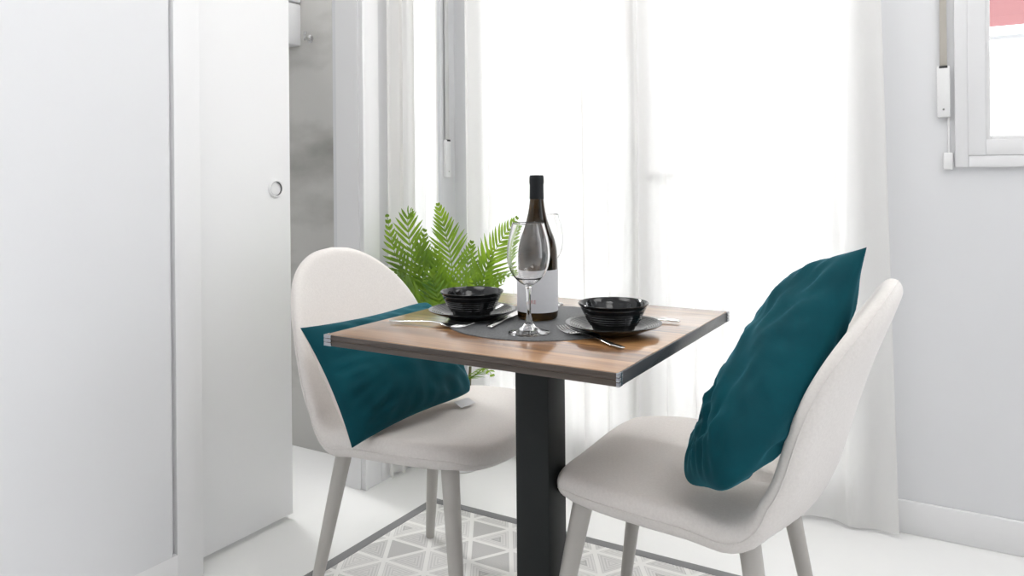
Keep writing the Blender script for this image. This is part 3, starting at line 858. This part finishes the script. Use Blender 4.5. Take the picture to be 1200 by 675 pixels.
# ----------------------------------------------------------------- palm
PX, PY = -1.60, 2.31
pl = thing('potted_palm', 'green fern leaved palm in a pot in the corner behind the left chair', 'plant', (PX, PY, 0))
obj('pot', lathe(bmesh.new(), [(0, 0), (0.062, 0), (0.067, 0.004), (0.085, 0.185), (0.090, 0.19), (0.090, 0.20), (0.082, 0.20), (0.080, 0.185), (0.078, 0.16), (0, 0.16)], 48), M['pot'], pl)
obj('soil', lathe(bmesh.new(), [(0.0, 0.178), (0.05, 0.175), (0.079, 0.170), (0.07, 0.162), (0, 0.162)], 32), M['soil'], pl)
def leaflet(bm, base, dirv, up, length, width, droop):
    side = dirv.cross(up).normalized()
    n = 5; prevL = prevR = prevM = None
    for i in range(n + 1):
        f = i / n
        wv = width * (math.sin(PI * min(1, 0.12 + 0.88 * f)) ** 0.8) * (1 if f < 1 else 0) + 0.0003
        c = base + dirv * (length * f) + up * (-droop * length * f * f)
        m_ = bm.verts.new(c); l_ = bm.verts.new(c + side * wv + up * wv * 0.35); r_ = bm.verts.new(c - side * wv + up * wv * 0.35)
        if prevM is not None:
            bm.faces.new((prevL, prevM, m_, l_)); bm.faces.new((prevM, prevR, r_, m_))
        prevL, prevM, prevR = l_, m_, r_
def frond(pts, Lmax, npair, nrm_hint, wid=0.0049, start=0.25):
    pts = [Vector(p) for p in pts]
    cv = [Vector(p) for p in spline([tuple(p) for p in pts], 16)]
    S = arclen([tuple(c) for c in cv]); tot = S[-1]
    bm = bmesh.new()
    tube(bm, cv, [0.0036 * (1 - 0.8 * s / tot) for s in S], 6)
    def at(s):
        j = 0
        while j < len(S) - 2 and S[j + 1] < s: j += 1
        f = (s - S[j]) / max(1e-9, S[j + 1] - S[j]); return cv[j].lerp(cv[j + 1], f), (cv[j + 1] - cv[j]).normalized()
    for i in range(npair):
        f = start + (1 - start) * (i + 0.5) / npair
        p, t = at(f * tot)
        nh = Vector(nrm_hint); nrm = (nh - t * nh.dot(t)).normalized(); side = t.cross(nrm).normalized()
        g = (f - start) / (1 - start)
        ln = Lmax * (math.sin(PI * (0.13 + 0.85 * g)) ** 0.75) * (1 - 0.45 * g ** 5) * random.uniform(0.92, 1.06)
        for s in (-1, 1):
            ang = math.radians(58 - 26 * g + random.uniform(-4, 4))
            dv = (t * math.cos(ang) + side * s * math.sin(ang) + nrm * random.uniform(-0.02, 0.12)).normalized()
            up = (nrm - dv * nrm.dot(dv)).normalized()
            leaflet(bm, p, dv, up, ln, wid, (0.22 + random.uniform(-0.05, 0.08)) * (1 - 0.7 * g))
    return bm
FR = [
    ([(-1.6, 2.31, 0.3), (-1.588, 2.2, 0.517), (-1.62, 2.09, 0.662), (-1.665, 2.03, 0.781), (-1.687, 2.01, 0.923)], 0.075, 24, (0.5, -0.8, 0.2)),
    ([(-1.6, 2.31, 0.3), (-1.559, 2.15, 0.543), (-1.591, 2.08, 0.68), (-1.617, 2.05, 0.795), (-1.622, 2.04, 0.906), (-1.569, 2.0, 0.934)], 0.115, 26, (0.4, -0.9, 0.25)),
    ([(-1.6, 2.31, 0.3), (-1.541, 2.2, 0.536), (-1.565, 2.22, 0.678), (-1.589, 2.22, 0.811), (-1.617, 2.2, 0.951)], 0.115, 28, (0.4, -0.9, 0.1)),
    ([(-1.6, 2.31, 0.3), (-1.509, 2.22, 0.536), (-1.472, 2.24, 0.667), (-1.401, 2.24, 0.802), (-1.305, 2.22, 0.909)], 0.105, 28, (0.3, -0.9, 0.3)),
    ([(-1.6, 2.31, 0.3), (-1.455, 2.15, 0.538), (-1.341, 2.08, 0.669), (-1.253, 2.03, 0.735), (-1.186, 2.0, 0.75)], 0.085, 20, (0.2, -0.6, 0.8)),
    ([(-1.6, 2.31, 0.3), (-1.416, 2.12, 0.394), (-1.337, 2.05, 0.441), (-1.286, 2.0, 0.453), (-1.248, 1.97, 0.444)], 0.07, 14, (0.1, -0.3, 0.9)),
    ([(-1.6, 2.31, 0.3), (-1.555, 2.12, 0.52), (-1.584, 2.02, 0.646), (-1.622, 1.98, 0.718), (-1.643, 1.95, 0.72)], 0.1, 22, (0.2, -0.6, 0.8)),
    ([(-1.6, 2.31, 0.3), (-1.52, 2.12, 0.537), (-1.476, 2.0, 0.671), (-1.462, 1.95, 0.731), (-1.447, 1.9, 0.725)], 0.1, 22, (0.3, -0.8, 0.6)),
    ([(-1.6, 2.31, 0.3), (-1.538, 2.22, 0.533), (-1.573, 2.3, 0.668), (-1.574, 2.33, 0.756), (-1.562, 2.33, 0.812)], 0.1, 22, (0.4, -0.9, 0.1)),
    ([(-1.6, 2.31, 0.3), (-1.596, 2.2, 0.531), (-1.653, 2.18, 0.678), (-1.666, 2.16, 0.768), (-1.635, 2.15, 0.865)], 0.1, 22, (0.4, -0.9, 0.0)),
    ([(-1.6, 2.31, 0.3), (-1.486, 2.12, 0.541), (-1.368, 2.0, 0.678), (-1.312, 1.95, 0.74), (-1.254, 1.9, 0.757)], 0.095, 20, (0.3, -0.8, 0.6)),
    ([(-1.6, 2.31, 0.3), (-1.489, 2.15, 0.521), (-1.522, 2.1, 0.654), (-1.534, 2.08, 0.754), (-1.511, 2.05, 0.819)], 0.1, 22, (0.4, -0.9, 0.2)),
    ([(-1.6, 2.31, 0.3), (-1.556, 2.12, 0.505), (-1.557, 2.03, 0.591), (-1.57, 1.98, 0.647), (-1.58, 1.95, 0.656)], 0.09, 18, (0.2, -0.6, 0.8)),
    ([(-1.6, 2.31, 0.3), (-1.596, 2.2, 0.472), (-1.608, 2.12, 0.601), (-1.64, 2.06, 0.693), (-1.673, 2.03, 0.729)], 0.09, 20, (0.3, -0.8, 0.5)),
    ([(-1.6, 2.31, 0.3), (-1.556, 2.22, 0.472), (-1.523, 2.15, 0.604), (-1.494, 2.1, 0.684), (-1.451, 2.05, 0.728)], 0.1, 20, (0.3, -0.8, 0.5)),
    ([(-1.6, 2.31, 0.3), (-1.541, 2.25, 0.468), (-1.453, 2.2, 0.602), (-1.382, 2.17, 0.682), (-1.295, 2.12, 0.713)], 0.09, 20, (0.3, -0.8, 0.5)),
    ([(-1.6, 2.31, 0.3), (-1.595, 2.25, 0.493), (-1.613, 2.2, 0.618), (-1.637, 2.16, 0.725), (-1.665, 2.14, 0.814)], 0.1, 22, (0.4, -0.9, 0.1)),
    ([(-1.6, 2.31, 0.3), (-1.554, 2.27, 0.493), (-1.519, 2.3, 0.611), (-1.489, 2.31, 0.717), (-1.469, 2.32, 0.792)], 0.09, 22, (0.4, -0.9, 0.1))]
for pts, lm, npr, nh in FR:
    obj('frond', frond([(x - PX, y - PY, z) for x, y, z in pts], lm, npr, nh), M['leaf'], pl, angle=180)
for (dx, dy) in ((0.0, 0.0), (-0.02, 0.015), (0.018, 0.01)):
    bm = bmesh.new(); tube(bm, [(dx, dy, 0.165), (dx * 1.3, dy * 1.3, 0.26), (dx * 1.6, dy * 1.6, 0.36)], [0.009, 0.0075, 0.005], 10)
    obj('stem', bm, M['stem'], pl)

# ------------------------------------------------------------ light, sky
wd = bpy.data.worlds.new('World'); bpy.context.scene.world = wd; wd.use_nodes = True
nt = wd.node_tree
bg = nt.nodes['Background']
tc = nt.nodes.new('ShaderNodeTexCoord'); sp = nt.nodes.new('ShaderNodeSeparateXYZ')
nt.links.new(tc.outputs['Generated'], sp.inputs[0])
mr = nt.nodes.new('ShaderNodeMapRange')      # bright haze on the street side, duller sky on the yard side
mr.interpolation_type = 'SMOOTHSTEP'
for k, v in (('From Min', -0.2), ('From Max', 0.7), ('To Min', 0.5), ('To Max', 5.8)): mr.inputs[k].default_value = v
nt.links.new(sp.outputs['Y'], mr.inputs['Value'])
bg.inputs['Color'].default_value = (0.96, 0.98, 1.015, 1)
nt.links.new(mr.outputs[0], bg.inputs['Strength'])
sd = bpy.data.lights.new('sun', 'SUN'); sd.energy = 14.0; sd.angle = math.radians(4); sd.color = (1.0, 1.0, 1.0)
so = bpy.data.objects.new('sun', sd); C.objects.link(so)
so.rotation_euler = Vector((0.25, 0.75, -0.95)).to_track_quat('-Z', 'Y').to_euler()
ld = bpy.data.lights.new('bathroom_fill', 'AREA'); ld.energy = 17.0; ld.shape = 'RECTANGLE'; ld.size = 0.9; ld.size_y = 0.1  # unseen area light added to brighten the marble beyond the doorway
lo = bpy.data.objects.new('bathroom_fill', ld); C.objects.link(lo); lo.location = (-2.62, 2.09, CEIL - 0.03)

for lx, ly in ((-0.6, 2.0), (0.6, 1.8), (-1.25, 0.8), (0.5, 0.2), (-0.6, -1.2)):     # unseen fill lights added under the ceiling to brighten floor and seats
    ad = bpy.data.lights.new('ceiling_fill', 'AREA'); ad.shape = 'DISK'; ad.size = 0.9; ad.energy = 5.0; ad.color = (1.0, 0.985, 0.96)
    ao = bpy.data.objects.new('ceiling_fill', ad); C.objects.link(ao); ao.location = (lx, ly, CEIL - 0.02)
# --------------------------------------------------------------- camera
cam = bpy.data.cameras.new('camera')
cam.sensor_fit = 'HORIZONTAL'; cam.sensor_width = 36.0
cam.lens = 914.676 / 1200 * 36.0
cam.shift_y = -(337.5 - 203.945) / 1200
cam.clip_start = 0.02
co = bpy.data.objects.new('camera', cam); C.objects.link(co)
th, roll = 0.5386, 0.0085
right = Vector((math.cos(th), math.sin(th), 0)); fwd = Vector((-math.sin(th), math.cos(th), 0)); up = Vector((0, 0, 1))
r2 = right * math.cos(roll) - up * math.sin(roll); u2 = up * math.cos(roll) + right * math.sin(roll)
mw = Matrix((( r2.x, u2.x, -fwd.x, 0), (r2.y, u2.y, -fwd.y, 0), (r2.z, u2.z, -fwd.z, 1.05), (0, 0, 0, 1)))
co.matrix_world = mw
sc = bpy.context.scene
sc.camera = co
sc.view_settings.view_transform = 'Standard'
sc.view_settings.look = 'None'
sc.view_settings.gamma = 1.0
sc.view_settings.use_curve_mapping = False
sc.view_settings.exposure = 0.58
sc.cycles.use_denoising = True
sc.cycles.max_bounces = 12
sc.cycles.transparent_max_bounces = 24
sc.cycles.transmission_bounces = 12
